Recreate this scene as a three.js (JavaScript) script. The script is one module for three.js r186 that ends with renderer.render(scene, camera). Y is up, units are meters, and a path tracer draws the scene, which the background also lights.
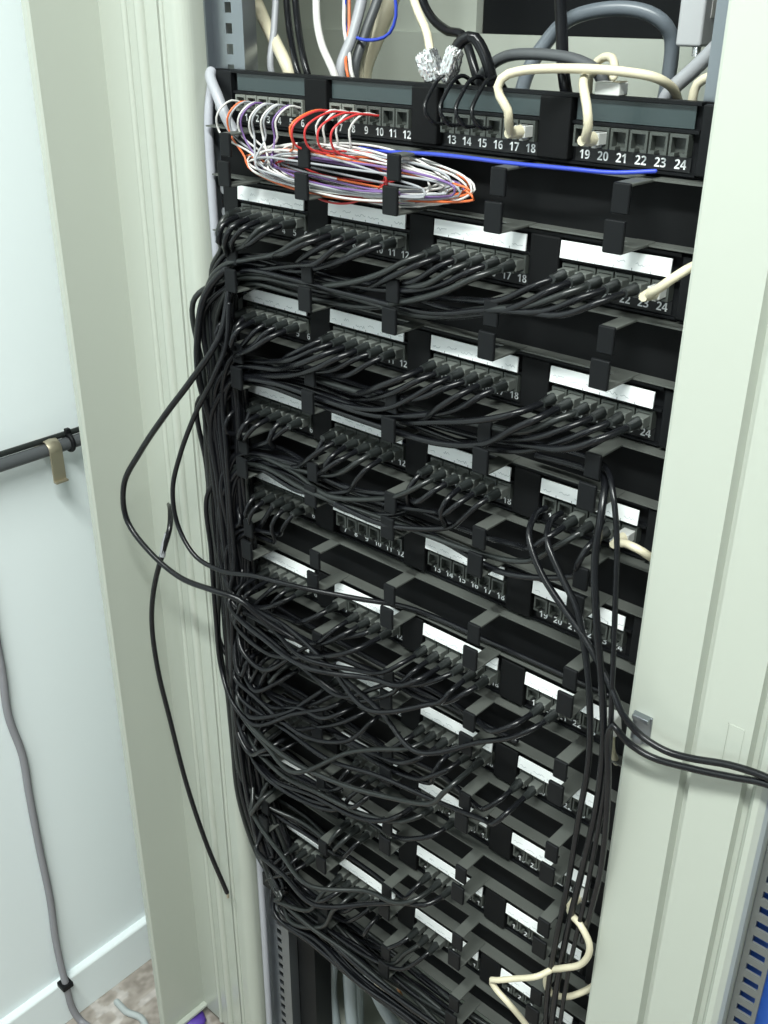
import * as THREE from 'three';
import { mergeGeometries } from 'three/addons/utils/BufferGeometryUtils.js';
import { RoundedBoxGeometry } from 'three/addons/geometries/RoundedBoxGeometry.js';
import { RectAreaLightUniformsLib } from 'three/addons/lights/RectAreaLightUniformsLib.js';

// ---------- camera, light, exposure ----------
const scene = new THREE.Scene();
scene.background = new THREE.Color().setRGB(0.75, 0.88, 1.0);
const camera = new THREE.PerspectiveCamera(53.15, 768 / 1024, 0.02, 30);
camera.rotation.order = 'YXZ';
camera.position.set(0.5038, 0.0890, 0.6154);
camera.rotation.set(-0.46317, 0.72596, 0.00706);
const renderer = new THREE.WebGLRenderer({ antialias: true });
renderer.toneMapping = THREE.LinearToneMapping;
renderer.toneMappingExposure = 1.0;
renderer.shadowMap.enabled = true;
RectAreaLightUniformsLib.init();
const FLOOR = -1.255, CEIL = 1.15;
// ceiling tube, then an added fill lamp: [x, z, length along x, width, intensity]
const LAMPS = [[0.46, 0.9, 1.2, 0.16, 104], [1.75, 1.7, 1.2, 0.16, 3]];
// daylight window in the wall behind the camera: x0, x1, y0, y1, intensity
const WIN = [0.5, 0.95, -0.15, 0.5, 10];

// ---------- helpers ----------
let seed = 7;
const rnd = () => { seed = (seed * 1664525 + 1013904223) >>> 0; return seed / 4294967296; };
const rr = (a, b) => a + (b - a) * rnd();
const taken = {};
const numbered = n => { const k = (taken[n] = (taken[n] ?? -1) + 1); return k ? n + '_' + String(k).padStart(3, '0') : n; };
const V = a => new THREE.Vector3(...a);
function prep(g) { g = g.index ? g.toNonIndexed() : g; for (const k of Object.keys(g.attributes)) if (!['position', 'normal', 'uv'].includes(k)) g.deleteAttribute(k); return g; }
const merge = gs => gs.length === 1 ? gs[0] : mergeGeometries(gs.map(prep));
function box(x0, x1, y0, y1, z0, z1) { const g = new THREE.BoxGeometry(x1 - x0, y1 - y0, z1 - z0); g.translate((x0 + x1) / 2, (y0 + y1) / 2, (z0 + z1) / 2); return g; }
function rbox(x0, x1, y0, y1, z0, z1, r = 0.001) { const g = new RoundedBoxGeometry(x1 - x0, y1 - y0, z1 - z0, 1, r); g.translate((x0 + x1) / 2, (y0 + y1) / 2, (z0 + z1) / 2); return g; }
function mesh(name, geo, mat, parent) {
  const m = new THREE.Mesh(Array.isArray(geo) ? merge(geo) : geo, mat);
  m.name = name; m.castShadow = m.receiveShadow = true; parent.add(m); return m;
}
function thing(name, label, category, pos = [0, 0, 0], group) {
  const o = new THREE.Group(); o.name = numbered(name); o.position.set(...pos); o.userData = { label, category };
  if (group) o.userData.group = group; scene.add(o); return o;
}
function single(name, geo, mat, label, category, group) {
  const m = mesh(numbered(name), geo, mat, scene); m.userData = { label, category }; if (group) m.userData.group = group; return m;
}
function struct(name, geo, mat) { const m = mesh(name, geo, mat, scene); m.userData.kind = 'structure'; return m; }
function tube(pts, r, seg = 5, rad = 7) {
  const c = new THREE.CatmullRomCurve3(pts.map(p => p.isVector3 ? p : V(p)), false, 'centripetal');
  return new THREE.TubeGeometry(c, Math.max(6, (pts.length - 1) * seg, Math.ceil(c.getLength() / 0.007)), r, rad, false);
}
function capEnds(pts, r) { // rounded cable ends
  return [pts[0], pts[pts.length - 1]].map(p => { const g = new THREE.SphereGeometry(r * 0.98, 8, 6); g.translate(...(p.isVector3 ? p.toArray() : p)); return g; });
}
const tubeC = (pts, r, seg, rad) => merge([tube(pts, r, seg, rad), ...capEnds(pts, r)]);
function extrudeY(profile, y0, y1) { // profile: [x, z] outline, pulled along y
  const s = new THREE.Shape(profile.map(([x, z]) => new THREE.Vector2(x, -z)));
  const g = new THREE.ExtrudeGeometry(s, { depth: y1 - y0, bevelEnabled: false });
  g.rotateX(-Math.PI / 2); g.translate(0, y0, 0); return g;
}
function holed(x0, x1, y0, y1, holes, z0, z1) { // plate with rectangular holes [x0,x1,y0,y1]
  const q = (a, b, c, d, S) => { S.moveTo(a, c); S.lineTo(b, c); S.lineTo(b, d); S.lineTo(a, d); S.closePath(); return S; };
  const s = q(x0, x1, y0, y1, new THREE.Shape());
  for (const [a, b, c, d] of holes) s.holes.push(q(a, b, c, d, new THREE.Path()));
  const g = new THREE.ExtrudeGeometry(s, { depth: z1 - z0, bevelEnabled: false }); g.translate(0, 0, z0); return g;
}
function canvasTex(w, h, draw) {
  const c = document.createElement('canvas'); c.width = w; c.height = h; draw(c.getContext('2d'), w, h);
  const t = new THREE.CanvasTexture(c); t.colorSpace = THREE.SRGBColorSpace; t.magFilter = THREE.LinearFilter; return t;
}
function noiseTex(n, fn) {
  const d = new Uint8Array(n * n * 4);
  for (let j = 0; j < n; j++) for (let i = 0; i < n; i++) { const c = fn(i, j); d.set([c[0], c[1], c[2], 255], (j * n + i) * 4); }
  const t = new THREE.DataTexture(d, n, n); t.colorSpace = THREE.SRGBColorSpace; t.wrapS = t.wrapT = THREE.RepeatWrapping; t.magFilter = THREE.LinearFilter; t.needsUpdate = true; return t;
}
function lattice(n, cells) { // tileable value noise
  const L = Array.from({ length: cells * cells }, rnd);
  return (i, j) => { const u = i / n * cells, v = j / n * cells, a = Math.floor(u), b = Math.floor(v), s = u - a, t = v - b, f = x => x * x * (3 - 2 * x);
    const g = (x, y) => L[(y % cells) * cells + (x % cells)]; const S = f(s), T = f(t);
    return (g(a, b) * (1 - S) + g(a + 1, b) * S) * (1 - T) + (g(a, b + 1) * (1 - S) + g(a + 1, b + 1) * S) * T; };
}
const lin = (r, g, b) => new THREE.Color().setRGB(r, g, b);
const dull = (color, roughness, k) => new THREE.MeshPhysicalMaterial({ color, roughness, specularIntensity: k });
const mat = (color, roughness = 0.5, extra = {}) => new THREE.MeshStandardMaterial({ color, roughness, ...extra });

// ---------- materials ----------
const M = {
  wall: mat(lin(0.80, 0.87, 0.88), 0.75),
  wallFar: mat(lin(0.36, 0.38, 0.37), 0.8),
  ceiling: mat(lin(0.5, 0.52, 0.5), 0.9),
  paint: mat(lin(0.435, 0.465, 0.41), 0.22),
  galv: mat(lin(0.28, 0.305, 0.33), 0.28, { metalness: 0.9 }),
  greyRail: mat(lin(0.16, 0.17, 0.165), 0.45, { metalness: 0.3 }),
  blueGear: mat(lin(0.015, 0.09, 0.42), 0.45),
  black: dull(lin(0.006, 0.0068, 0.0078), 0.5, 0.35),
  blackMatte: dull(lin(0.0035, 0.004, 0.0045), 0.7, 0.35),
  litTopGrey: mat(lin(0.082, 0.088, 0.080), 0.5),  // overhead light painted into lips and ring arms; finger fronts stay black
  jack: mat(lin(0.055, 0.062, 0.056), 0.45),
  jackPale: mat(lin(0.16, 0.17, 0.15), 0.45),
  tealStrip: mat(lin(0.03, 0.045, 0.047), 0.3),
  plug: mat(lin(0.12, 0.13, 0.12), 0.3),
  plugClear: mat(lin(0.55, 0.56, 0.54), 0.15),
  cable: dull(lin(0.0055, 0.006, 0.0075), 0.27, 0.75),
  cableGrey: mat(lin(0.014, 0.0165, 0.016), 0.32),
  cream: mat(lin(0.62, 0.57, 0.42), 0.45),
  white: mat(lin(0.58, 0.57, 0.55), 0.45),
  grey: mat(lin(0.30, 0.31, 0.33), 0.45),
  greyDark: mat(lin(0.07, 0.075, 0.08), 0.4),
  hose: mat(lin(0.27, 0.31, 0.33), 0.4),
  blue: mat(lin(0.03, 0.06, 0.45), 0.4),
  orange: mat(lin(0.65, 0.14, 0.04), 0.4),
  red: mat(lin(0.55, 0.04, 0.04), 0.4),
  purple: mat(lin(0.16, 0.09, 0.25), 0.4),
  foil: mat(lin(0.88, 0.89, 0.90), 0.24, { metalness: 0.92 }),
  brass: mat(lin(0.45, 0.40, 0.30), 0.35, { metalness: 0.8 }),
  screw: mat(lin(0.35, 0.35, 0.36), 0.3, { metalness: 0.9 }),
};
const n1 = lattice(256, 9), n2 = lattice(256, 37), n3 = lattice(256, 110);
const floorTex = noiseTex(256, (i, j) => {
  const a = n1(i, j), b = n2(i, j), c = n3(i, j);
  const v = 152 + (a - 0.5) * 26 + (b - 0.5) * 34 + (c - 0.5) * 34, w = b > 0.72 ? 0.5 : 0;
  return [Math.min(255, v + 8 + w * 30), Math.min(255, v + w * 34), Math.min(255, v - 8 + w * 40)];
});
floorTex.repeat.set(6, 6);
M.floor = mat(0xffffff, 0.6, { map: floorTex });

// number strips 1-6, 7-12, 13-18, 19-24
const PITCH = 0.01368, STRIDE = 0.111, ROW = 0.0889;
const numMats = [0, 1, 2, 3].map(g => mat(0xffffff, 0.5, { map: canvasTex(512, 56, (c, w, h) => {
  c.fillStyle = '#0d0e10'; c.fillRect(0, 0, w, h); c.fillStyle = '#f2f4f4'; c.font = 'bold 48px sans-serif'; c.textAlign = 'center'; c.textBaseline = 'middle';
  for (let k = 0; k < 6; k++) c.fillText(String(g * 6 + k + 1), w / 2 + (k - 2.5) * w / 6, h / 2 + 1);
}) }));
// label strips: paper with small handwritten-looking ticks (unreadable in the photo)
const labelMats = [0, 1, 2, 3, 4].map(() => mat(0xffffff, 0.55, { map: canvasTex(384, 52, (c, w, h) => {
  c.fillStyle = '#eef1f1'; c.fillRect(0, 0, w, h); c.strokeStyle = '#a4abae'; c.lineWidth = 1.5;
  for (let k = 0; k < 6; k++) {
    let x = w / 12 + k * w / 6 - 20; const y = h * (0.6 + (rnd() - 0.5) * 0.25), n = 2 + Math.floor(rnd() * 4);
    c.beginPath(); c.moveTo(x, y); for (let i = 0; i < n * 2; i++) { x += 3 + rnd() * 4; c.lineTo(x, y + (rnd() - 0.5) * 10); } c.stroke();
    if (k) { c.fillStyle = '#9aa0a3'; c.fillRect(k * w / 6, h - 8, 3, 8); }
  }
}) }));

// ---------- the room ----------
const RX0 = -0.52, RX1 = 2.6, RZ0 = -1.1, RZ1 = 2.9;
struct('floor', box(RX0 - 0.1, RX1 + 0.1, FLOOR - 0.1, FLOOR, RZ0 - 0.1, RZ1 + 0.1), M.floor);
struct('ceiling', box(RX0 - 0.1, RX1 + 0.1, CEIL, CEIL + 0.1, RZ0 - 0.1, RZ1 + 0.1), M.ceiling);
struct('wall_left', box(RX0 - 0.1, RX0, FLOOR, CEIL, RZ0 - 0.1, RZ1 + 0.1), M.wall);
struct('wall_right', box(RX1, RX1 + 0.1, FLOOR, CEIL, RZ0 - 0.1, RZ1 + 0.1), M.wallFar);
struct('wall_back', box(RX0, RX1, FLOOR, CEIL, RZ0 - 0.1, RZ0), M.wallFar);
{
  const [a, b, c, d, I] = WIN;
  struct('wall_front', [box(RX0, a, FLOOR, CEIL, RZ1, RZ1 + 0.1), box(b, RX1, FLOOR, CEIL, RZ1, RZ1 + 0.1), box(a, b, FLOOR, c, RZ1, RZ1 + 0.1), box(a, b, d, CEIL, RZ1, RZ1 + 0.1)], M.wallFar);
  const w = new THREE.Group(); w.name = 'window_1'; w.userData.kind = 'structure'; scene.add(w);
  const f = 0.04, z = RZ1 + 0.03;
  mesh('window_frame', [box(a, a + f, c, d, z, z + 0.05), box(b - f, b, c, d, z, z + 0.05), box(a, b, c, c + f, z, z + 0.05), box(a, b, d - f, d, z, z + 0.05), box((a + b - f) / 2, (a + b + f) / 2, c, d, z, z + 0.05)], M.paint, w);
  const glass = new THREE.MeshPhysicalMaterial({ color: 0xffffff, roughness: 0.02, transmission: 1, thickness: 0 });
  mesh('pane', box(a + f, (a + b - f) / 2, c + f, d - f, z + 0.02, z + 0.024), glass, w); mesh('pane', box((a + b + f) / 2, b - f, c + f, d - f, z + 0.02, z + 0.024), glass, w);
  const l = new THREE.RectAreaLight(lin(0.84, 0.95, 1.0), I, b - a, d - c); l.name = 'window_light'; l.position.set((a + b) / 2, (c + d) / 2, RZ1 - 0.01); l.lookAt((a + b) / 2, (c + d) / 2, 0); l.castShadow = true; scene.add(l);
}
struct('baseboard_left', rbox(RX0 - 0.004, RX0 + 0.012, FLOOR - 0.002, FLOOR + 0.08, RZ0, RZ1, 0.004), M.wall);
LAMPS.forEach(([x, z, len, wd, I], i) => {
  const t = thing('ceiling_lamp', i ? 'added fill lamp over the right side of the room' : 'long ceiling lamp in front of the rack', 'lamp', [x, CEIL, z]);
  mesh('housing', [box(-len / 2 - 0.03, len / 2 + 0.03, -0.03, 0, -wd / 2 - 0.02, wd / 2 + 0.02)], M.ceiling, t);
  mesh('diffuser', box(-len / 2, len / 2, -0.045, -0.03, -wd / 2, wd / 2), mat(0xffffff, 0.5, { emissive: lin(0.95, 1, 0.97), emissiveIntensity: 3 }), t);
  const l = new THREE.RectAreaLight(lin(0.95, 1.0, 0.96), I, len, wd); l.name = 'lamp_light'; l.position.set(x, CEIL - 0.05, z); l.lookAt(x, FLOOR, z); l.castShadow = true; scene.add(l);
});

// ---------- the cabinet ----------
const cab = thing('rack_cabinet', 'tall cream metal rack cabinet with grooved front posts', 'cabinet', [0, FLOOR, 0]);
const cpart = (name, geo, m, parent = cab) => { const o = mesh(name, geo, m, parent); if (parent === cab) o.position.y = -FLOOR; return o; };
const CT = 0.85, CB = FLOOR + 0.02;
// right post: flat bands with two grooves and a rounded outer ridge
{
  const z = 0.042, g = 0.007;
  const pr = [[0.235, -0.02], [0.235, z - 0.003], [0.236, z - 0.001], [0.238, z], [0.282, z], [0.2845, z - g], [0.2875, z - g], [0.290, z], [0.326, z], [0.3275, z - g], [0.331, z - g], [0.3335, z - 0.002], [0.336, z + 0.001], [0.340, z + 0.001], [0.344, z - 0.002], [0.346, z - 0.006], [0.346, -0.02]];
  const post = cpart('front_post', extrudeY(pr, CB, CT), M.paint);
  mesh('latch_slot', [box(0.3085, 0.3205, -0.379, -0.348, z - 0.004, z + 0.0004), box(0.3085, 0.3095, -0.379, -0.348, z, z + 0.001)], M.paint, post);
  mesh('spring_clip', [rbox(0.2405, 0.2555, -0.397, -0.372, z - 0.002, z + 0.0015, 0.0007), rbox(0.2415, 0.2545, -0.376, -0.372, z, z + 0.006, 0.0007), rbox(0.244, 0.252, -0.396, -0.39, z, z + 0.006, 0.0015)], M.galv, post);
}
// left post: stepped bands, a groove, an inner lip
{
  const z = 0.022, bump = (xc, zc, r, n = 10) => Array.from({ length: n + 1 }, (_, k) => [xc - r * Math.cos(Math.PI * k / n), zc + r * Math.sin(Math.PI * k / n)]);
  const round = (xc, zc, r, n = 8) => Array.from({ length: n + 1 }, (_, k) => [xc + r * Math.sin(Math.PI / 2 * k / n), zc + r * Math.cos(Math.PI / 2 * k / n)]);
  const pr = [[-0.370, -0.03], [-0.370, z], ...bump(-0.3305, z, 0.0035), [-0.326, z + 0.001], ...bump(-0.3065, z + 0.001, 0.0055), [-0.2835, z + 0.001], [-0.283, z - 0.010], [-0.2805, z - 0.010], ...bump(-0.278, z, 0.0025, 6), ...round(-0.265, z - 0.012, 0.012), [-0.253, -0.03]];
  const post = cpart('front_post', extrudeY(pr, CB, CT), M.paint);
  mesh('latch_slot', box(-0.3405, -0.3345, -0.418, -0.389, z - 0.003, z + 0.0006), M.paint, post);
}
const side = cpart('side_panel', extrudeY([[-0.381, -0.46], [-0.381, 0.091], [-0.379, 0.093], [-0.372, 0.093], [-0.370, 0.091], [-0.370, -0.46]], CB + 0.007, CT), M.paint);
mesh('bottom_flange', box(-0.381, -0.362, CB + 0.004, CB + 0.008, 0.022, 0.093), M.paint, side);
cpart('side_panel', box(0.346, 0.356, CB, CT, -0.46, -0.02), M.paint);
cpart('back_panel', box(-0.37, 0.346, CB, 0.0625, -0.225, -0.215), M.paint);
cpart('rear_door', box(-0.37, 0.346, CB, CT, -0.47, -0.46), M.paint);
cpart('back_upright', box(-0.37, -0.13, 0.0625, CT, -0.232, -0.222), M.paint);
cpart('top_frame', [box(-0.38, 0.356, CT, CT + 0.03, -0.01, 0.02), box(-0.38, 0.356, CT, CT + 0.03, -0.47, -0.44), box(-0.38, -0.35, CT, CT + 0.03, -0.44, -0.01), box(0.326, 0.356, CT, CT + 0.03, -0.44, -0.01)], M.paint);
cpart('plinth', box(-0.36, 0.34, CB, CB + 0.03, -0.46, 0.0), M.paint);
for (const [sx, sz] of [[-0.33, -0.02], [0.31, -0.02], [-0.33, -0.42], [0.31, -0.42]]) { const g = new THREE.CylinderGeometry(0.018, 0.024, 0.02, 16); g.translate(sx, FLOOR + 0.01, sz); cpart('foot', g, M.greyDark); }
// mounting rails with square holes
{
  const holes = []; for (let y = -1.27; y < 0.8; y += 0.015875) holes.push([-0.229, -0.221, y, y + 0.008]);
  cpart('mounting_rail', [holed(-0.247, -0.207, CB + 0.03, CT, holes, -0.0075, -0.0055), box(-0.209, -0.207, CB + 0.03, CT, -0.02, -0.0075), box(-0.2475, -0.2455, CB + 0.03, CT, -0.045, 0.002)], M.galv);
  const h2 = holes.map(([a, b, c, d]) => [0.221, 0.229, c, d]);
  cpart('mounting_rail', [holed(0.207, 0.247, CB + 0.03, CT, h2, -0.0075, -0.0055), box(0.207, 0.209, CB + 0.03, CT, -0.045, -0.0075)], M.galv);
}
cpart('inner_post', box(-0.222, -0.176, CB + 0.03, -0.80, -0.05, -0.021), M.black);

// neighbouring bay on the right
{
  const t = thing('slotted_rail', 'dark grey slotted rail beside the right cabinet post', 'rail', [0.357, FLOOR, 0.025]);
  const hs = []; for (let y = -1.3; y < 0.8; y += 0.0149) hs.push([-0.006, 0.006, y - FLOOR, y - FLOOR + 0.0075]);
  mesh('slotted_face', holed(-0.0105, 0.0095, 0, 2.2, hs, -0.002, 0), M.greyRail, t);
  const b = thing('blue_equipment', 'blue metal equipment front right of the slotted rail', 'equipment', [0.6, FLOOR, 0]);
  mesh('front_panel', rbox(-0.252, 0.25, 0.05, 1.15, -0.017, 0.012, 0.002), M.blueGear, b);
  mesh('plinth', box(-0.24, 0.24, 0, 0.05, -0.017, 0.01), M.greyDark, b);
}

// ---------- patch panels and cable managers ----------
const portX = p => (Math.floor((p - 1) / 6) - 1.5) * STRIDE + ((p - 1) % 6 - 2.5) * PITCH;
const JY = 0.0115; // jack centre above the numbers
const ORD = ['top', 'second', 'third', 'fourth', 'fifth', 'sixth', 'seventh', 'eighth', 'ninth', 'bottom'];
const rowName = r => r === 0 ? 'top patch panel' : r === 9 ? 'bottom patch panel' : ORD[r] + ' patch panel';
const jackGeo = merge([box(-0.0062, -0.0047, -0.0065, 0.0065, 0, 0.007), box(0.0047, 0.0062, -0.0065, 0.0065, 0, 0.007), box(-0.0047, 0.0047, 0.0045, 0.0065, 0, 0.007), box(-0.0047, -0.002, -0.0065, -0.0045, 0, 0.007), box(0.002, 0.0047, -0.0065, -0.0045, 0, 0.007), box(-0.0047, 0.0047, -0.0065, 0.0045, 0, 0.0008)]);
const plateGeo = merge([box(-0.2413, 0.2413, -0.0065, 0.0365, -0.003, 0), box(-0.212, 0.212, 0.0345, 0.0365, 0, 0.006), box(-0.212, 0.212, -0.0065, -0.0052, 0, 0.0035), box(-0.212, 0.212, 0.0185, 0.0205, 0, 0.0045), box(-0.205, 0.205, -0.004, 0.034, -0.03, -0.003)]);
const divGeo = rbox(-0.0122, 0.0122, -0.0045, 0.0345, 0, 0.008, 0.0015);
const capGeo = rbox(-0.0095, 0.0095, -0.0055, 0.0355, 0, 0.006, 0.001);
const labGeo = (() => { const g = box(-0.0412, 0.0412, -0.0058, 0.0058, -0.0006, 0.0006); g.rotateX(-0.06); return g; })();
const tealGeo = box(-0.0412, 0.0412, -0.0065, 0.0065, 0, 0.0012);
const numGeo = new THREE.PlaneGeometry(6 * PITCH, 0.009);
const screwGeo = (() => { const g = new THREE.CylinderGeometry(0.0042, 0.0042, 0.003, 12); g.rotateX(Math.PI / 2); return g; })();
for (let r = 0; r < 10; r++) {
  const extra = r === 0 ? 'with dark grey strips above its ports' : r === 4 ? 'with most of its ports empty' : r === 9 ? 'above the thickest cable run' : 'with white label strips';
  const t = thing('network_patch_bay', `black ${rowName(r).replace('patch', 'twenty-four port patch')} ${extra}`, 'patch panel', [0, -r * ROW, 0], 'patch panels in the rack');
  mesh('face_plate', plateGeo, M.black, t);
  for (let g = 0; g < 4; g++) {
    const xg = (g - 1.5) * STRIDE;
    const l = mesh('label_strip', r ? labGeo : tealGeo, r ? labelMats[(r * 3 + g * 2) % 5] : M.tealStrip, t);
    l.position.set(xg, 0.0275, r ? 0.0092 : 0.002);
    const n = mesh('number_strip', numGeo, numMats[g], t); n.position.set(xg, 0, 0.0012);
  }
  for (let i = 1; i <= 24; i++) { const j = mesh('port', jackGeo, r === 0 && i < 9 ? M.jackPale : M.jack, t); j.position.set(portX(i), JY, 0); }
  for (let g = -1; g < 2; g++) { const d = mesh('divider', divGeo, M.blackMatte, t); d.position.set(g * STRIDE, 0, 0); }
  for (const s of [-1, 1]) { const c = mesh('end_cap', capGeo, M.black, t); c.position.set(s * 0.2225, 0, 0); for (const y of [0.006, 0.026]) { const w = mesh('screw', screwGeo, M.screw, t); w.position.set(s * 0.2355, y, 0.0012); } }
}
// manager: plate, lips, five split rings
const MT = -0.0085, MBt = -0.0505;
const armTop = rbox(-0.006, 0.006, MT - 0.002, MT, 0, 0.0385, 0.0007), armLow = rbox(-0.0075, 0.0065, MBt, MBt + 0.002, 0, 0.0415, 0.0007);
const fingerTop = rbox(-0.0062, 0.0062, MT - 0.0185, MT + 0.0002, 0.038, 0.0412, 0.0012), fingerLow = rbox(-0.0077, 0.0067, MBt - 0.0002, MBt + 0.0205, 0.041, 0.0442, 0.0012);
const mgrPlate = merge([box(-0.2413, 0.2413, -0.0512, -0.0072, -0.004, -0.002)]);
const lipTop = box(-0.2413, 0.2413, MT - 0.0012, MT, -0.002, 0.013), lipBot = box(-0.2413, 0.2413, MBt, MBt + 0.0012, -0.002, 0.0095);
const RINGS = [-0.184, -0.092, 0, 0.092, 0.184];
for (let r = 0; r < 10; r++) {
  const t = thing('cable_manager', r === 9 ? 'black cable manager under the bottom patch panel with split rings' : `black cable manager with split rings between the ${ORD[r]} and ${ORD[r + 1]} patch panels`, 'cable manager', [0, -r * ROW, 0], 'cable managers in the rack');
  mesh('back_plate', mgrPlate, M.blackMatte, t);
  mesh('lip', lipTop, M.litTopGrey, t); mesh('lip', lipBot, M.litTopGrey, t);
  for (const x of RINGS) for (const [arm, tip] of [[armTop, fingerTop], [armLow, fingerLow]]) { const a = mesh('ring_arm', arm, M.litTopGrey, t); a.position.set(x, 0, 0); mesh('finger', tip, M.black, a); }
}

// ---------- cables ----------
const plugBody = merge([rbox(-0.0046, 0.0046, -0.0038, 0.0038, 0.002, 0.016, 0.0006), rbox(-0.0015, 0.0015, -0.0058, -0.0036, 0.004, 0.014, 0.0004)]);
const bootGeo = (() => { const g = new THREE.CylinderGeometry(0.0031, 0.0046, 0.014, 8); g.rotateX(Math.PI / 2); g.translate(0, 0, 0.022); return g; })();
const CR = 0.0026;
const S3 = 0.3;
function patchCable(label, pts, ends, m = M.cable, r = CR, group, plugMat = M.plug) {
  const o = pts[0].isVector3 ? pts[0].toArray() : pts[0];
  const t = thing('patch_cable', label, 'cable', o, group);
  const loc = pts.map(p => (p.isVector3 ? p.clone() : V(p)).sub(V(o)));
  mesh('sleeve', tube(loc, r), m, t);
  for (const [x, y, z] of ends) {
    const p = mesh('plug', plugBody, plugMat, t); p.position.set(x - o[0], y - o[1], z - o[2]);
    mesh('boot', bootGeo, m === M.cable ? M.cableGrey : m, p);
  }
  return t;
}
const ONES = ['zero', 'one', 'two', 'three', 'four', 'five', 'six', 'seven', 'eight', 'nine', 'ten', 'eleven', 'twelve', 'thirteen', 'fourteen', 'fifteen', 'sixteen', 'seventeen', 'eighteen', 'nineteen', 'twenty'];
const word = n => n < 21 ? ONES[n] : 'twenty-' + ONES[n - 20];
const portPos = (r, p) => [portX(p), -r * ROW + JY, 0];
// from a port into the manager lane below, heading left to the bundle
function fromPort(r, p, opt = {}) {
  const [x, y] = portPos(r, p), y0 = -r * ROW, pts = [];
  const lane = y0 + (opt.lane ?? rr(-0.045, -0.022)), z1 = opt.z ?? rr(0.010, 0.034), lean = opt.lean ?? rr(0.05, 0.085);
  const lean2 = Math.min(lean, Math.max(0.006, (x + 0.194) * 0.9));
  const reach = opt.reach ?? rr(0.040, 0.052);
  pts.push([x, y, 0.012], [x, y, 0.026], [x - lean2 * 0.12, y - 0.005, reach - 0.006], [x - lean2 * 0.42, y - 0.017 + rr(-0.002, 0.002), reach - 0.002]);
  const ph = rr(0, 6.28), ph2 = rr(0, 6.28), fr = rr(9, 20);
  let cx = x - lean2;
  for (const q of pts) q[0] = Math.max(q[0], -0.206 + 0.1 * (q[0] + 0.206));
  if (cx > -0.195) pts.push([cx, (lane + y - 0.02) / 2 + rr(-0.003, 0.003), (z1 + reach) / 2]);
  cx -= 0.055;
  while (cx > -0.185) { pts.push([cx, lane + rr(-0.002, 0.002) + (opt.sag ?? 0) * (0.6 * Math.sin(cx * fr + ph) - 0.4), z1 + rr(-0.002, 0.002) + (opt.bulge ?? 0) * Math.min(1, Math.max(0.15, (cx + 0.2) / 0.14)) * (0.5 + 0.5 * Math.sin(cx * fr * 0.8 + ph2))]); cx -= rr(0.05, 0.075); }
  return pts;
}
const sx = (a, y) => { // the bundle leans right near the bottom
  const t = Math.min(1, Math.max(0, (-0.66 - y) / 0.17)); return a + t * t * 0.045; };
function bundle(y0, y1, bx, bz) {
  const pts = []; const n = Math.max(2, Math.round((y0 - y1) / 0.075));
  for (let i = 0; i <= n; i++) { const y = y0 + (y1 - y0) * i / n; pts.push([sx(bx, y) + rr(-0.003, 0.003), y, bz + rr(-0.003, 0.003)]); }
  return pts;
}
const upper = [], lower = [];
for (let p = 1; p <= 23; p++) upper.push([1, p]);
for (let p = 1; p <= 24; p++) upper.push([2, p]);
for (let p = 1; p <= 23; p++) if (p !== 19 && p !== 20) upper.push([3, p]);
for (let p = 1; p <= 6; p++) upper.push([4, p]);
const range = (r, a, b) => { for (let p = a; p <= b; p++) lower.push([r, p]); };
range(5, 1, 18); lower.push([5, 20], [5, 21]); range(6, 1, 20); range(7, 1, 6); range(7, 9, 14); lower.push([7, 16], [8, 2], [8, 3], [8, 8], [8, 9], [8, 10], [8, 14], [8, 15], [8, 16]); range(9, 1, 15);
for (let i = lower.length - 1; i > 0; i--) { const j = Math.floor(rnd() * (i + 1)); [lower[i], lower[j]] = [lower[j], lower[i]]; }
upper.forEach(([r, p], i) => {
  const [r2, p2] = lower[i];
  const g = Math.floor((p - 1) / 6), hang = r >= 3;
  const A = fromPort(r, p, hang ? { lean: rr(0.008, 0.05), reach: rr(0.034, 0.05), bulge: 0.02 } : { bulge: g === 0 ? 0.01 : 0.004 });
  const deep = r2 === 9;
  const messy = !deep && rnd() < 0.62;
  const B = fromPort(r2, p2, deep ? { lane: rr(-0.072, -0.034), z: rr(0.016, 0.05), lean: rr(0.01, 0.06), reach: rr(0.036, 0.05) }
    : messy ? { lane: rr(-0.06, -0.018), z: rr(0.034, 0.058), sag: 0.022, bulge: 0.032, lean: rr(0.012, 0.075), reach: rr(0.036, 0.06) } : { lean: rr(0.012, 0.07) }).reverse();
  const ba = rnd() * 6.283, br = Math.sqrt(rnd()), stray = rnd() < 0.12 ? 0.012 : 0, bx = -0.216 + Math.cos(ba) * br * 0.021 - stray, bz = 0.030 + Math.sin(ba) * br * 0.018 + stray * 0.5;
  const ya = A[A.length - 1][1], yb = B[0][1];
  const bun = bundle(ya - 0.035, yb + 0.035, bx, bz);
  const pts = [...A, [-0.196 + rr(-0.008, 0.006), ya - 0.010, (A[A.length - 1][2] + bz) / 2], ...bun, [sx(-0.206, yb) + rr(-0.006, 0.01), yb + 0.010, (B[0][2] + bz) / 2 + 0.004], ...B];
  patchCable(`black patch cable from ${ORD[r]} panel port ${word(p)} to ${ORD[r2]} panel port ${word(p2)}`, pts, [portPos(r, p), portPos(r2, p2)], rnd() < S3 ? M.cableGrey : M.cable, rr(0.0023, 0.0028), 'black patch cables between the panels');
});

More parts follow.
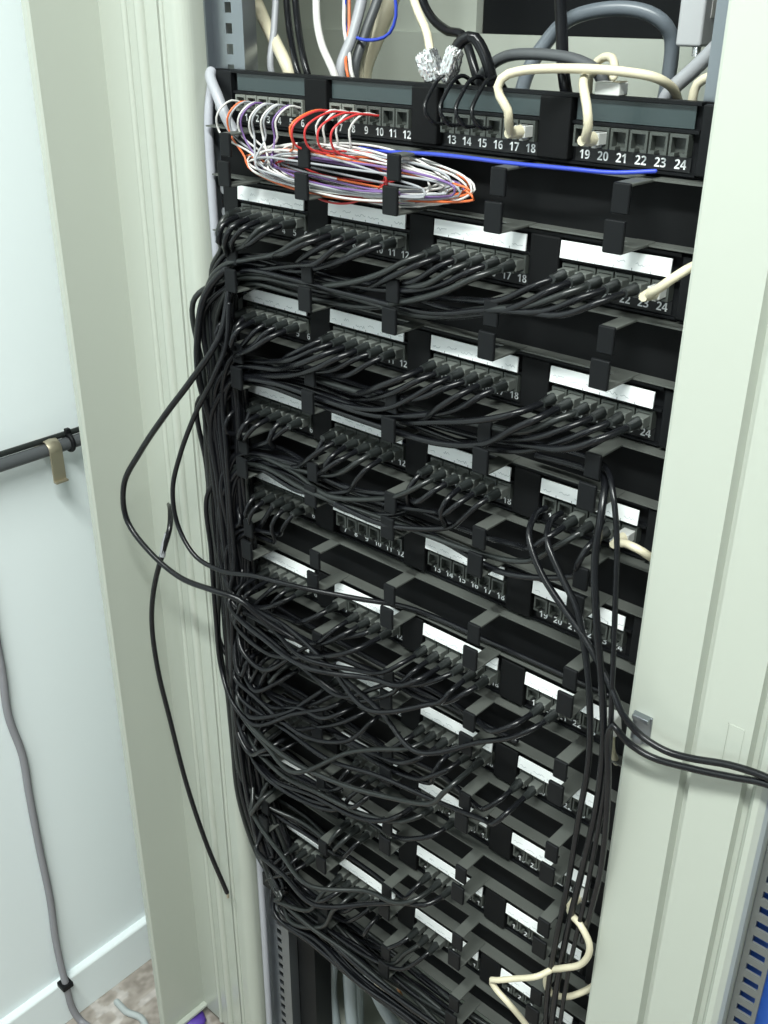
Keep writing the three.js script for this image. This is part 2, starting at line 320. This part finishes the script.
// trunk cables that run down the whole bundle and out along the bottom manager
for (let i = 0; i < 26; i++) {
  const ba = rnd() * 6.283, br = Math.sqrt(rnd()), bx = -0.214 + Math.cos(ba) * br * 0.02, bz = 0.03 + Math.sin(ba) * br * 0.018, yl = rr(-0.878, -0.845), zl = rr(0.006, 0.05), pts = [[-0.12, -ROW * (1 + i % 3) - 0.03, 0.02], [-0.18, -ROW * (1 + i % 3) - 0.034, 0.03]];
  pts.push(...bundle(-ROW * (1 + i % 3) - 0.08, yl + 0.05, bx, bz));
  for (let x = -0.165; x < 0.25; x += rr(0.05, 0.08)) pts.push([x, yl + rr(-0.005, 0.004) - 0.012 * Math.sin((x + 0.16) * 8), zl + rr(-0.004, 0.004)]);
  const o = pts[0], t = thing('trunk_cable', 'black cable in the tight run along the bottom cable manager', 'cable', o, 'black cables in the run along the bottom manager');
  mesh('sleeve', tube(pts.map(p => V(p).sub(V(o))), 0.0028), rnd() < S3 ? M.cableGrey : M.cable, t);
}

// loose loops and hanging ends at the left
const loose = (label, pts, r = CR, m = M.cable, name = 'cable', group) => {
  const o = pts[0]; const t = thing(name, label, 'cable', o, group); const loc = pts.map(p => V(p).sub(V(o)));
  mesh('sleeve', tubeC(loc, r, 6, 8), m, t); return t;
};
loose('thick black cable curving over the left post edge beside the second cable manager', [[-0.150, -0.114, 0.028], [-0.186, -0.116, 0.030], [-0.193, -0.121, 0.040], [-0.213, -0.147, 0.050], [-0.221, -0.185, 0.055], [-0.224, -0.223, 0.055], [-0.220, -0.262, 0.050], [-0.220, -0.309, 0.045], [-0.222, -0.4, 0.04], [-0.222, -0.55, 0.035], [-0.215, -0.7, 0.035]], 0.0034, M.cable, 'loose_cable');
loose('black cable making the widest loop over the left post', [[-0.19, -0.135, 0.04], [-0.192, -0.173, 0.050], [-0.195, -0.190, 0.060], [-0.218, -0.223, 0.070], [-0.247, -0.260, 0.080], [-0.287, -0.308, 0.085], [-0.314, -0.350, 0.090], [-0.316, -0.390, 0.090], [-0.281, -0.415, 0.090], [-0.241, -0.431, 0.085], [-0.195, -0.430, 0.080], [-0.167, -0.434, 0.070], [-0.148, -0.451, 0.060], [-0.11, -0.474, 0.040], [-0.05, -0.484, 0.02], [0.02, -0.486, 0.010], [0.12, -0.487, 0.008]], 0.0030, M.cable, 'loose_cable');
loose('thin black cable making the narrower loop over the left post', [[-0.186, -0.15, 0.045], [-0.188, -0.186, 0.050], [-0.197, -0.217, 0.060], [-0.221, -0.257, 0.065], [-0.243, -0.303, 0.070], [-0.253, -0.341, 0.075], [-0.250, -0.379, 0.075], [-0.226, -0.405, 0.075], [-0.192, -0.411, 0.070], [-0.149, -0.402, 0.065], [-0.105, -0.400, 0.055], [-0.05, -0.402, 0.03], [0.0, -0.400, 0.012], [0.1, -0.399, 0.008], [0.2, -0.399, 0.006]], 0.0024, M.cable, 'loose_cable');
{
  const t = loose('black cable with a bare end hanging from the left post slot', [[-0.336, -0.404, 0.022], [-0.318, -0.400, 0.034], [-0.300, -0.410, 0.050], [-0.302, -0.435, 0.060], [-0.319, -0.486, 0.065], [-0.330, -0.536, 0.065], [-0.328, -0.596, 0.065], [-0.322, -0.667, 0.060], [-0.309, -0.761, 0.055], [-0.287, -0.846, 0.050], [-0.268, -0.921, 0.040]], 0.0030, M.cable, 'loose_cable');
  const o = t.position;
  mesh('grey_tape', tube([[-0.3005, -0.415, 0.0525], [-0.3015, -0.428, 0.058], [-0.303, -0.440, 0.0607]].map(p => V(p).sub(o)), 0.0034, 6, 10), M.grey, t);
  const e = new THREE.CylinderGeometry(0.0018, 0.0018, 0.01, 8); e.translate(-0.2675 - o.x, -0.925 - o.y, 0.0395 - o.z); mesh('bare_end', e, M.brass, t);
}
// black cables crossing the right post and hanging in front of the right ports
[['upper of the two black cables crossing the right post', [[0.1323, -0.2552, 0.012], [0.133, -0.2555, 0.027], [0.140, -0.264, 0.044], [0.158, -0.285, 0.052], [0.205, -0.326, 0.055], [0.230, -0.350, 0.060], [0.241, -0.364, 0.062], [0.255, -0.376, 0.060], [0.275, -0.381, 0.058], [0.292, -0.379, 0.056], [0.319, -0.371, 0.054], [0.345, -0.367, 0.054], [0.40, -0.366, 0.06], [0.5, -0.38, 0.05]], 0.0026],
 ['lower of the two black cables crossing the right post', [[0.225, -0.62, 0.045], [0.236, -0.52, 0.052], [0.236, -0.43, 0.060], [0.233, -0.385, 0.064], [0.237, -0.374, 0.066], [0.246, -0.385, 0.062], [0.264, -0.392, 0.058], [0.294, -0.387, 0.056], [0.321, -0.380, 0.054], [0.346, -0.372, 0.054], [0.40, -0.368, 0.06], [0.5, -0.384, 0.05]], 0.0026],
 ['black cable hanging from the fourth panel past the right end ports', [[0.12, -0.216, 0.010], [0.165, -0.212, 0.014], [0.190, -0.207, 0.032], [0.199, -0.222, 0.048], [0.202, -0.257, 0.055], [0.211, -0.299, 0.060], [0.222, -0.354, 0.060], [0.228, -0.396, 0.060], [0.227, -0.457, 0.055], [0.220, -0.527, 0.050], [0.210, -0.618, 0.045], [0.206, -0.696, 0.045], [0.203, -0.771, 0.040], [0.2, -0.9, 0.03]], 0.0028],
 ['black cable hanging left of the right end port cables', [[0.146, -0.2552, 0.012], [0.147, -0.2555, 0.027], [0.156, -0.263, 0.044], [0.172, -0.280, 0.050], [0.190, -0.302, 0.052], [0.202, -0.331, 0.055], [0.213, -0.367, 0.060], [0.218, -0.420, 0.060], [0.213, -0.486, 0.055], [0.208, -0.558, 0.050], [0.203, -0.632, 0.050], [0.198, -0.703, 0.045], [0.198, -0.776, 0.040], [0.196, -0.9, 0.03]], 0.0026],
 ['black cable hanging closest to the inner edge of the right post', [[0.11, -0.208, 0.008], [0.165, -0.204, 0.012], [0.192, -0.200, 0.032], [0.205, -0.210, 0.045], [0.214, -0.238, 0.050], [0.221, -0.281, 0.055], [0.229, -0.342, 0.060], [0.234, -0.411, 0.060], [0.231, -0.475, 0.055], [0.225, -0.56, 0.05], [0.215, -0.68, 0.045], [0.208, -0.85, 0.035]], 0.0021],
].forEach(([l, p, r]) => loose(l, p, r, M.cable, 'hanging_cable'));

// cream cables
const creams = [
  ['cream patch cable arching over the top panel from port 18', [0, 18], [[0.090, 0.0115, 0.012], [0.0905, 0.012, 0.026], [0.095, 0.019, 0.036], [0.097, 0.026, 0.040], [0.089, 0.039, 0.042], [0.091, 0.046, 0.040], [0.100, 0.050, 0.034], [0.126, 0.052, 0.020], [0.160, 0.051, 0.008], [0.177, 0.047, -0.005], [0.174, 0.030, -0.04], [0.16, -0.05, -0.08]]],
  ['cream patch cable rising from port 20 of the top panel', [0, 20], [[0.146, 0.0115, 0.012], [0.147, 0.012, 0.026], [0.153, 0.021, 0.034], [0.152, 0.030, 0.035], [0.145, 0.038, 0.028], [0.137, 0.044, 0.018], [0.124, 0.048, -0.010], [0.122, 0.042, -0.04], [0.12, -0.05, -0.08]]],
  ['cream patch cable leaving port 24 of the second panel behind the right post', [1, 24], [[0.2007, -0.0774, 0.012], [0.203, -0.076, 0.026], [0.213, -0.069, 0.033], [0.222, -0.061, 0.034], [0.230, -0.054, 0.028], [0.238, -0.05, 0.012], [0.27, -0.05, -0.03]]],
  ['cream patch cable leaving port 24 of the fourth panel behind the right post', [3, 24], [[0.2007, -0.2552, 0.012], [0.203, -0.254, 0.026], [0.212, -0.249, 0.032], [0.223, -0.250, 0.032], [0.230, -0.26, 0.02], [0.25, -0.28, -0.03]]],
  ['cream patch cable looping below port 24 of the eighth panel', [7, 24], [[0.2007, -0.6108, 0.012], [0.2015, -0.6105, 0.027], [0.209, -0.603, 0.041], [0.224, -0.598, 0.050], [0.235, -0.613, 0.051], [0.229, -0.640, 0.050], [0.212, -0.659, 0.050], [0.197, -0.679, 0.045], [0.195, -0.693, 0.045], [0.198, -0.711, 0.040], [0.209, -0.712, 0.035], [0.226, -0.697, 0.026], [0.236, -0.69, 0.0], [0.26, -0.7, -0.04]]],
];
for (const [l, [r, p], pts] of creams) patchCable(l, pts, [portPos(r, p)], M.cream, 0.0030, undefined, M.plugClear);
loose('cream cable sharply bent in front of the bottom right labels', [[0.20, -0.672, 0.05], [0.194, -0.675, 0.060], [0.175, -0.689, 0.065], [0.161, -0.698, 0.070], [0.1535, -0.7045, 0.070], [0.159, -0.7105, 0.070], [0.174, -0.7175, 0.070], [0.186, -0.742, 0.060], [0.199, -0.772, 0.050], [0.21, -0.84, 0.03]], 0.0028, M.cream, 'cream_cable');

// cables behind and above the top panel
const above = [
  ['thick cream cable behind the left end of the top panel', 'cream', 0.0055, [[-0.255, 0.101, -0.060], [-0.232, 0.077, -0.050], [-0.206, 0.057, -0.040], [-0.181, 0.038, -0.030]]],
  ['grey cable rising beside the left mounting rail', 'grey', 0.003, [[-0.213, 0.100, -0.050], [-0.207, 0.066, -0.040], [-0.202, 0.036, -0.030]]],
  ['left of two black cables rising side by side behind the top panel', 'cable', 0.003, [[-0.212, 0.101, -0.060], [-0.193, 0.066, -0.045], [-0.169, 0.035, -0.030]]],
  ['right of two black cables rising side by side behind the top panel', 'cable', 0.003, [[-0.201, 0.101, -0.060], [-0.182, 0.067, -0.045], [-0.158, 0.036, -0.030]]],
  ['pale cream cable bending right behind the second port group of the top panel', 'white', 0.0032, [[-0.165, 0.100, -0.050], [-0.155, 0.075, -0.040], [-0.140, 0.057, -0.030], [-0.117, 0.037, -0.020]]],
  ['thin white wire rising beside the blue wire loop', 'white', 0.0016, [[-0.133, 0.097, -0.050], [-0.127, 0.068, -0.043], [-0.116, 0.050, -0.037], [-0.107, 0.037, -0.030]]],
  ['thin orange wire twisted with the thin white wire above the top panel', 'orange', 0.0012, [[-0.130, 0.097, -0.052], [-0.122, 0.068, -0.043], [-0.118, 0.050, -0.035], [-0.110, 0.037, -0.028]]],
  ['grey cable slanting down inside the blue wire loop', 'grey', 0.0045, [[-0.121, 0.100, -0.060], [-0.120, 0.064, -0.045], [-0.120, 0.035, -0.030]]],
  ['dark cable right behind the slanting grey cable above the top panel', 'greyDark', 0.004, [[-0.112, 0.100, -0.070], [-0.116, 0.064, -0.055], [-0.118, 0.035, -0.045]]],
  ['narrower cream cable slanting behind the blue wire loop', 'cream', 0.0035, [[-0.135, 0.097, -0.090], [-0.131, 0.064, -0.075], [-0.126, 0.034, -0.060]]],
  ['broad cream conduit slanting behind the blue wire loop', 'cream', 0.008, [[-0.142, 0.101, -0.120], [-0.144, 0.063, -0.100], [-0.142, 0.030, -0.080]]],
  ['black cable curving behind the cream cable with the foil plug', 'cable', 0.0035, [[-0.079, 0.098, -0.080], [-0.060, 0.079, -0.070], [-0.035, 0.069, -0.060], [-0.012, 0.066, -0.050], [0.01, 0.04, -0.04]]],
  ['thick black cable rising straight in front of the black equipment', 'cable', 0.0045, [[0.051, 0.100, -0.080], [0.068, 0.071, -0.060], [0.086, 0.041, -0.040]]],
];
for (const [l, m, r, p] of above) {
  const a = p[0], z = p[p.length - 1];
  loose(l, [[a[0] - 0.02, 1.14, -0.12], [a[0] - 0.02, 0.75, -0.11], [a[0] - 0.015, 0.40, a[2] - 0.02], [a[0] - 0.006, 0.17, a[2] - 0.008], ...p, [z[0] + 0.004, z[1] - 0.05, z[2] - 0.02], [z[0], z[1] - 0.16, z[2] - 0.06]], r, M[m], 'riser_cable');
}
loose('thin blue wire looping above the top panel', [[-0.05, 1.14, -0.09], [-0.05, 0.5, -0.06], [-0.06, 0.2, -0.04], [-0.071, 0.098, -0.040], [-0.071, 0.079, -0.042], [-0.079, 0.066, -0.043], [-0.107, 0.061, -0.045], [-0.128, 0.068, -0.047], [-0.131, 0.086, -0.048], [-0.131, 0.098, -0.050], [-0.13, 0.2, -0.05], [-0.12, 0.5, -0.06], [-0.11, 1.14, -0.09]], 0.0013, M.blue, 'blue_wire');
loose('dark grey hose arching across the black equipment', [[0.02, -0.02, -0.07], [0.028, 0.042, -0.080], [0.035, 0.059, -0.087], [0.051, 0.077, -0.093], [0.082, 0.085, -0.100], [0.106, 0.083, -0.107], [0.118, 0.076, -0.113], [0.122, 0.065, -0.120], [0.12, 0.0, -0.12]], 0.0055, mat(lin(0.12, 0.14, 0.16), 0.35), 'grey_hose');
loose('dark grey cable arching low along the top panel edge', [[0.015, 0.0, -0.04], [0.021, 0.038, -0.030], [0.031, 0.048, -0.028], [0.047, 0.055, -0.026], [0.081, 0.057, -0.024], [0.109, 0.054, -0.022], [0.126, 0.046, -0.020], [0.13, 0.0, -0.04]], 0.0040, M.greyDark, 'grey_cable');
loose('grey hose rising behind the right end of the top panel', [[0.15, -0.03, -0.03], [0.171, 0.037, -0.030], [0.184, 0.050, -0.030], [0.197, 0.063, -0.030], [0.209, 0.077, -0.030], [0.24, 0.12, -0.03], [0.26, 0.25, -0.04], [0.27, 0.6, -0.08], [0.27, 1.14, -0.1]], 0.005, M.grey, 'grey_hose');
loose('cream cable bending behind the right post above the top panel', [[0.19, 0.0, -0.03], [0.193, 0.039, -0.020], [0.195, 0.045, -0.020], [0.205, 0.050, -0.020], [0.221, 0.054, -0.020], [0.27, 0.07, -0.02]], 0.003, M.cream, 'cream_cable');
loose('short cream cable loop behind the clear plug on the top panel', [[0.108, 0.01, -0.04], [0.113, 0.049, -0.030], [0.120, 0.056, -0.030], [0.129, 0.057, -0.026], [0.138, 0.053, -0.016], [0.144, 0.047, -0.006]], 0.0028, M.cream, 'cream_cable');
// crimped foil plugs
function crumple(w, h, d) { const g = new THREE.IcosahedronGeometry(0.5, 7); const p = g.attributes.position; const key = {};
  for (let i = 0; i < p.count; i++) { const a = [p.getX(i), p.getY(i), p.getZ(i)], k = a.map(v => v.toFixed(4)).join(); const q = key[k] ??= 1 + rr(-0.07, 0.07), m = Math.max(...a.map(Math.abs)), e = 0.5 * (0.45 + 0.55 * 0.5 / m * 0.5 / 0.5); p.setXYZ(i, a[0] * q * w * 1.15 * e / 0.5, a[1] * q * h * 1.15 * e / 0.5, a[2] * q * d * 1.15 * e / 0.5); }
  g.computeVertexNormals(); return g; }
{
  const t = thing('foil_plug_cable', 'cream cable ending in the left silver foil plug on the top panel', 'cable', [-0.002, 0.0365, -0.003]);
  const s = p => V(p).sub(t.position);
  mesh('sleeve', tube([[-0.07, 1.14, -0.1], [-0.065, 0.6, -0.08], [-0.06, 0.3, -0.05], [-0.05, 0.17, -0.03], [-0.037, 0.097, -0.020], [-0.025, 0.083, -0.013], [-0.011, 0.069, -0.007], [-0.003, 0.056, -0.002]].map(s), 0.0032), M.cream, t);
  const f = mesh('foil_plug', crumple(0.014, 0.019, 0.012), M.foil, t); f.position.set(0.0, 0.0115, 0.002); f.rotation.set(0.2, 0.3, 0.35);
  const u = thing('foil_plug_cable', 'black cable ending in the right silver foil plug on the top panel', 'cable', [0.018, 0.0365, -0.003]);
  const s2 = p => V(p).sub(u.position);
  mesh('sleeve', tube([[0.018, 0.055, -0.001], [0.025, 0.065, -0.002], [0.033, 0.067, -0.004], [0.039, 0.060, -0.006], [0.044, 0.049, -0.008], [0.047, 0.030, -0.014], [0.047, -0.03, -0.05]].map(s2), 0.0042), M.cable, u);
  const f2 = mesh('foil_plug', crumple(0.010, 0.023, 0.010), M.foil, u); f2.position.set(-0.001, 0.0125, 0.002); f2.rotation.set(0.1, -0.2, -0.45);
  const c = thing('clear_plug', 'small clear plug lying on the top panel edge under the cream arch', 'plug', [0.147, 0.0365, 0.0]);
  mesh('plug_body', rbox(-0.009, 0.009, 0, 0.008, -0.005, 0.006, 0.001), M.plugClear, c); mesh('contacts', box(0.003, 0.0085, 0.0078, 0.0086, -0.004, 0.005), M.brass, c);
}
for (const p of [13, 14, 15, 16]) { const [x, y] = portPos(0, p);
  patchCable(`thin black cable curving over the top panel edge from port ${word(p)}`, [[x, y, 0.010], [x, y + 0.001, 0.022], [x - 0.004, y + 0.010, 0.028], [x - 0.006, y + 0.022, 0.018], [x - 0.007, y + 0.0295, 0.008], [x - 0.008, y + 0.0305, -0.004], [x - 0.018, y + 0.01, -0.04], [x - 0.02, y - 0.06, -0.08]], [], M.cable, 0.0015); }
{
  const t = loose('short white cable with a clear plug beside the metal clip on the right post', [[0.214, -0.46, 0.004], [0.216, -0.435, 0.02], [0.221, -0.405, 0.034]], 0.0028, M.cream, 'plug_cable');
  const o = t.position, q = rbox(-0.006, 0.006, -0.004, 0.018, -0.005, 0.005, 0.002); q.rotateX(0.3); q.translate(0.222 - o.x, -0.402 - o.y, 0.036 - o.z); mesh('clear_plug', q, M.plugClear, t);
}
// black equipment behind, grey box at the right
{
  const t = thing('black_equipment', 'black boxy equipment mounted at the back above the top panel', 'equipment', [0.0, 0.0625, -0.24]);
  mesh('body', rbox(-0.128, 0.24, -0.002, 0.30, -0.06, 0.012, 0.003), M.black, t);
  mesh('bracket', [box(-0.12, -0.10, -0.05, -0.002, -0.03, 0.012), box(0.2, 0.22, -0.05, -0.002, -0.03, 0.012)], M.greyDark, t);
  const b = thing('grey_box', 'grey metal box with a white sticker hanging behind the right post', 'box', [0.149, 0.062, -0.10]);
  mesh('box_body', rbox(-0.014, 0.005, 0, 0.14, -0.05, 0, 0.002), mat(lin(0.42, 0.43, 0.44), 0.4), b);
  mesh('bracket', box(0.004, 0.19, 0.11, 0.13, -0.045, -0.04), M.greyDark, b);
  mesh('sticker', box(0.0048, 0.0054, 0.018, 0.07, -0.035, -0.010), M.white, b);
  const g = new THREE.CylinderGeometry(0.003, 0.003, 0.006, 12); g.translate(0.0, -0.003, -0.006); mesh('screw', g, M.foil, b);
}
// grey conduit tucked over the left end of the top panel, grey cables beside the rail
loose('pale grey sleeve tucked over the left end of the top panel', [[-0.2385, 0.0335, 0.0055], [-0.2355, 0.030, 0.009], [-0.221, 0.015, 0.014], [-0.210, -0.003, 0.014], [-0.204, -0.012, 0.012]], 0.0048, mat(lin(0.36, 0.37, 0.40), 0.4), 'grey_sleeve');
loose('pale grey cable running down between left post and panel ends', [[-0.252, 0.3, -0.03], [-0.250, 0.06, -0.02], [-0.249, 0.031, -0.006], [-0.247, 0.0, 0.004], [-0.247, -0.05, 0.006], [-0.247, -0.1, 0.006], [-0.248, -0.164, 0.004], [-0.249, -0.3, 0.0], [-0.249, -0.6, 0.0], [-0.246, -0.8, 0.002], [-0.244, -1.0, 0.004], [-0.245, -1.2, 0.004]], 0.0042, mat(lin(0.38, 0.39, 0.43), 0.4), 'grey_cable');

// thin coloured wires from the top panel coiled through the first manager
const wires = [['white', 1], ['orange', 2], ['white', 3], ['purple', 3], ['white', 4], ['white', 5], ['purple', 6], ['orange', 7], ['red', 7], ['white', 8], ['red', 8], ['white', 9], ['red', 9], ['white', 10], ['grey', 2], ['white', 6], ['white', 7], ['grey', 4], ['red', 10], ['grey', 5]];
wires.forEach(([c, p], i) => {
  const [xp, y] = portPos(0, p), out = (c === 'red' || c === 'orange') && p > 6 ? 0.050 : 0.028;
  const rx = rr(0.085, 0.116), cx = -0.055 + rr(-0.01, 0.008), ry = rr(0.009, 0.018), cy = -0.028 + rr(-0.004, 0.003), cz = 0.022 + rr(-0.006, 0.012);
  const dp = wires.slice(0, i).filter(([, p2]) => p2 === p).length, x = xp + dp * 0.003;
  const pts = [[x, y, 0.004], [x - 0.002, y + 0.002, out * 0.6], [x - 0.006, y - 0.008, out], [x - 0.008, y - 0.022, out * 0.9]];
  const a0 = Math.atan2(0.6, (x - cx) / rx), dir = c === 'red' ? -1 : 1, turns = c === 'red' ? 0.9 : rr(1.2, 1.9);
  const sh = c === 'red' || (c === 'orange' && p > 8) ? 0.55 : 1, n = Math.round(turns * 16), w1 = rr(0, 6.28), w2 = rr(0, 6.28);
  for (let k = 1; k <= n; k++) { const a = a0 + dir * k / 16 * Math.PI * 2, g = 1 + 0.06 * Math.sin(k * 0.31 + w1); pts.push([cx + (sh < 1 ? -0.02 : 0) + Math.cos(a) * rx * sh * g, cy + Math.sin(a) * ry * (1 + 0.25 * Math.sin(k * 0.37 + w2)) + 0.002 * Math.sin(k * 0.9 + w1), cz + 0.004 * Math.sin(k * 0.5 + w2)]); }
  const dup = wires.slice(0, i).some(([c2, p2]) => c2 === c && p2 === p) ? 'second ' : '';
  loose(`thin ${dup}${c} wire from port ${word(p)} of the top panel coiled in the first cable manager`, pts, 0.0009, M[c], 'jumper_wire', 'thin coloured wires under the top panel');
});
loose('blue wire along the top of the first cable manager', [[-0.06, -0.012, 0.012], [-0.02, -0.0105, 0.02], [0.02, -0.008, 0.024], [0.05, -0.0075, 0.024], [0.09, -0.0075, 0.025], [0.13, -0.0065, 0.026], [0.165, -0.0065, 0.02], [0.19, -0.004, 0.012]], 0.0014, M.blue, 'blue_wire');

// ---------- below the bottom manager ----------
const hoses = [[[-0.150, -0.86, -0.06], [-0.162, -0.92, -0.06], [-0.176, -1.0, -0.06], [-0.182, -1.063, -0.06], [-0.187, -1.126, -0.06], [-0.18, -1.2, -0.06]], [[-0.136, -0.86, -0.05], [-0.144, -0.936, -0.05], [-0.143, -1.005, -0.05], [-0.140, -1.098, -0.05], [-0.135, -1.2, -0.05]], [[-0.120, -0.86, -0.05], [-0.122, -0.944, -0.05], [-0.112, -0.998, -0.05], [-0.088, -1.052, -0.05], [-0.05, -1.11, -0.06], [0.02, -1.20, -0.08]], [[-0.16, -0.86, -0.08], [-0.165, -0.95, -0.085], [-0.162, -1.05, -0.085], [-0.16, -1.2, -0.085]]];
['leftmost grey hose hanging under the bottom cable manager', 'middle grey hose hanging under the bottom cable manager', 'grey hose curving to the right under the bottom cable manager', 'grey hose tucked behind the other hoses under the bottom manager'].forEach((l, i) => loose(l, hoses[i], 0.0085, M.hose, 'grey_hose'));
loose('cream cable slanting down right under the bottom cable run', [[-0.14, -0.875, 0.0], [-0.108, -0.899, 0.0], [-0.079, -0.919, 0.0], [-0.044, -0.941, 0.0], [-0.012, -0.958, 0.0], [0.025, -0.985, -0.01], [0.08, -1.05, -0.03]], 0.0042, M.cream, 'cream_cable');
loose('thin orange cable under the bottom cable run', [[-0.02, -0.87, 0.012], [-0.012, -0.890, 0.010], [-0.008, -0.905, 0.010], [0.008, -0.922, 0.010], [0.04, -0.945, 0.0], [0.1, -0.98, -0.02]], 0.0018, mat(lin(0.35, 0.16, 0.05), 0.5), 'orange_cable');

// ---------- left wall and floor ----------
{
  const t = thing('wall_conduit', 'dark horizontal conduit fixed along the white wall', 'conduit', [-0.498, -0.372, 0.44]);
  const a = new THREE.CylinderGeometry(0.0075, 0.0075, 1.5, 16); a.rotateX(Math.PI / 2); a.translate(0, 0, -0.2); mesh('pipe', a, M.greyDark, t);
  const b = new THREE.CylinderGeometry(0.0035, 0.0035, 0.92, 10); b.rotateX(Math.PI / 2); b.translate(-0.004, 0.0105, 0.03); mesh('wire', b, M.cableGrey, t);
  const c = new THREE.TorusGeometry(0.0095, 0.0028, 8, 20); c.translate(0, 0.001, -0.402); mesh('cable_tie', [c, rbox(-0.003, 0.003, 0.008, 0.018, -0.405, -0.399, 0.001)], M.black, t);
  const k = thing('conduit_clip', 'metal clip hanging under the wall conduit', 'clip', [-0.498, -0.372, 0.062]);
  const arc = new THREE.TorusGeometry(0.0105, 0.0018, 6, 20, Math.PI); arc.scale(1, 1, 5);
  mesh('saddle', arc, M.brass, k);
  mesh('tab', [rbox(0.009, 0.0115, -0.036, 0.002, -0.008, 0.008, 0.0006), rbox(0.009, 0.016, -0.038, -0.0355, -0.008, 0.008, 0.0006)], M.brass, k);
  mesh('mounting_ear', box(-0.0215, -0.0095, -0.003, 0.0, -0.009, 0.009), M.brass, k);
}
{
  const t = loose('grey cable running down the white wall to the baseboard', [[-0.514, -0.2, 0.162], [-0.514, -0.45, 0.160], [-0.514, -0.592, 0.160], [-0.514, -0.635, 0.160], [-0.514, -0.700, 0.163], [-0.514, -0.768, 0.155], [-0.514, -0.833, 0.156], [-0.514, -0.928, 0.156], [-0.514, -1.021, 0.155], [-0.512, -1.094, 0.159], [-0.505, -1.157, 0.161], [-0.502, -1.173, 0.161], [-0.501, -1.225, 0.159], [-0.492, -1.2498, 0.154], [-0.46, -1.2498, 0.15], [-0.42, -1.2498, 0.158], [-0.38, -1.2498, 0.18]], 0.0052, mat(lin(0.24, 0.24, 0.26), 0.45), 'wall_cable');
  mesh('cable_clip', rbox(-0.512, -0.494, -1.178, -1.169, 0.153, 0.170, 0.002), M.black, t).position.set(0.514, 0.2, -0.162);
  const u = thing('floor_cable', 'flat grey cable piece lying on the floor by the cabinet', 'cable', [-0.44, FLOOR, 0.10]);
  mesh('sleeve', tubeC([[-0.04, 0.005, 0.0], [-0.015, 0.005, 0.0], [0.01, 0.005, -0.008], [0.05, 0.005, 0.005]], 0.005), mat(lin(0.42, 0.46, 0.46), 0.5), u);
  const p = thing('purple_bag', 'purple plastic bag on the floor under the cabinet edge', 'bag', [-0.366, FLOOR, 0.056]);
  const bg = new THREE.SphereGeometry(1, 20, 14); bg.scale(0.020, 0.0112, 0.030); bg.translate(0, 0.0108, 0);
  const q = bg.attributes.position; for (let i = 0; i < q.count; i++) { const x = q.getX(i), y = q.getY(i), z = q.getZ(i), k = 1 + 0.08 * Math.sin(x * 160 + z * 90) * Math.cos(z * 130 - y * 200); q.setXYZ(i, x * k, Math.max(0.0005, y * k), z * k); } bg.computeVertexNormals();
  mesh('plastic', bg, mat(lin(0.10, 0.05, 0.35), 0.4), p);
}
renderer.render(scene, camera);
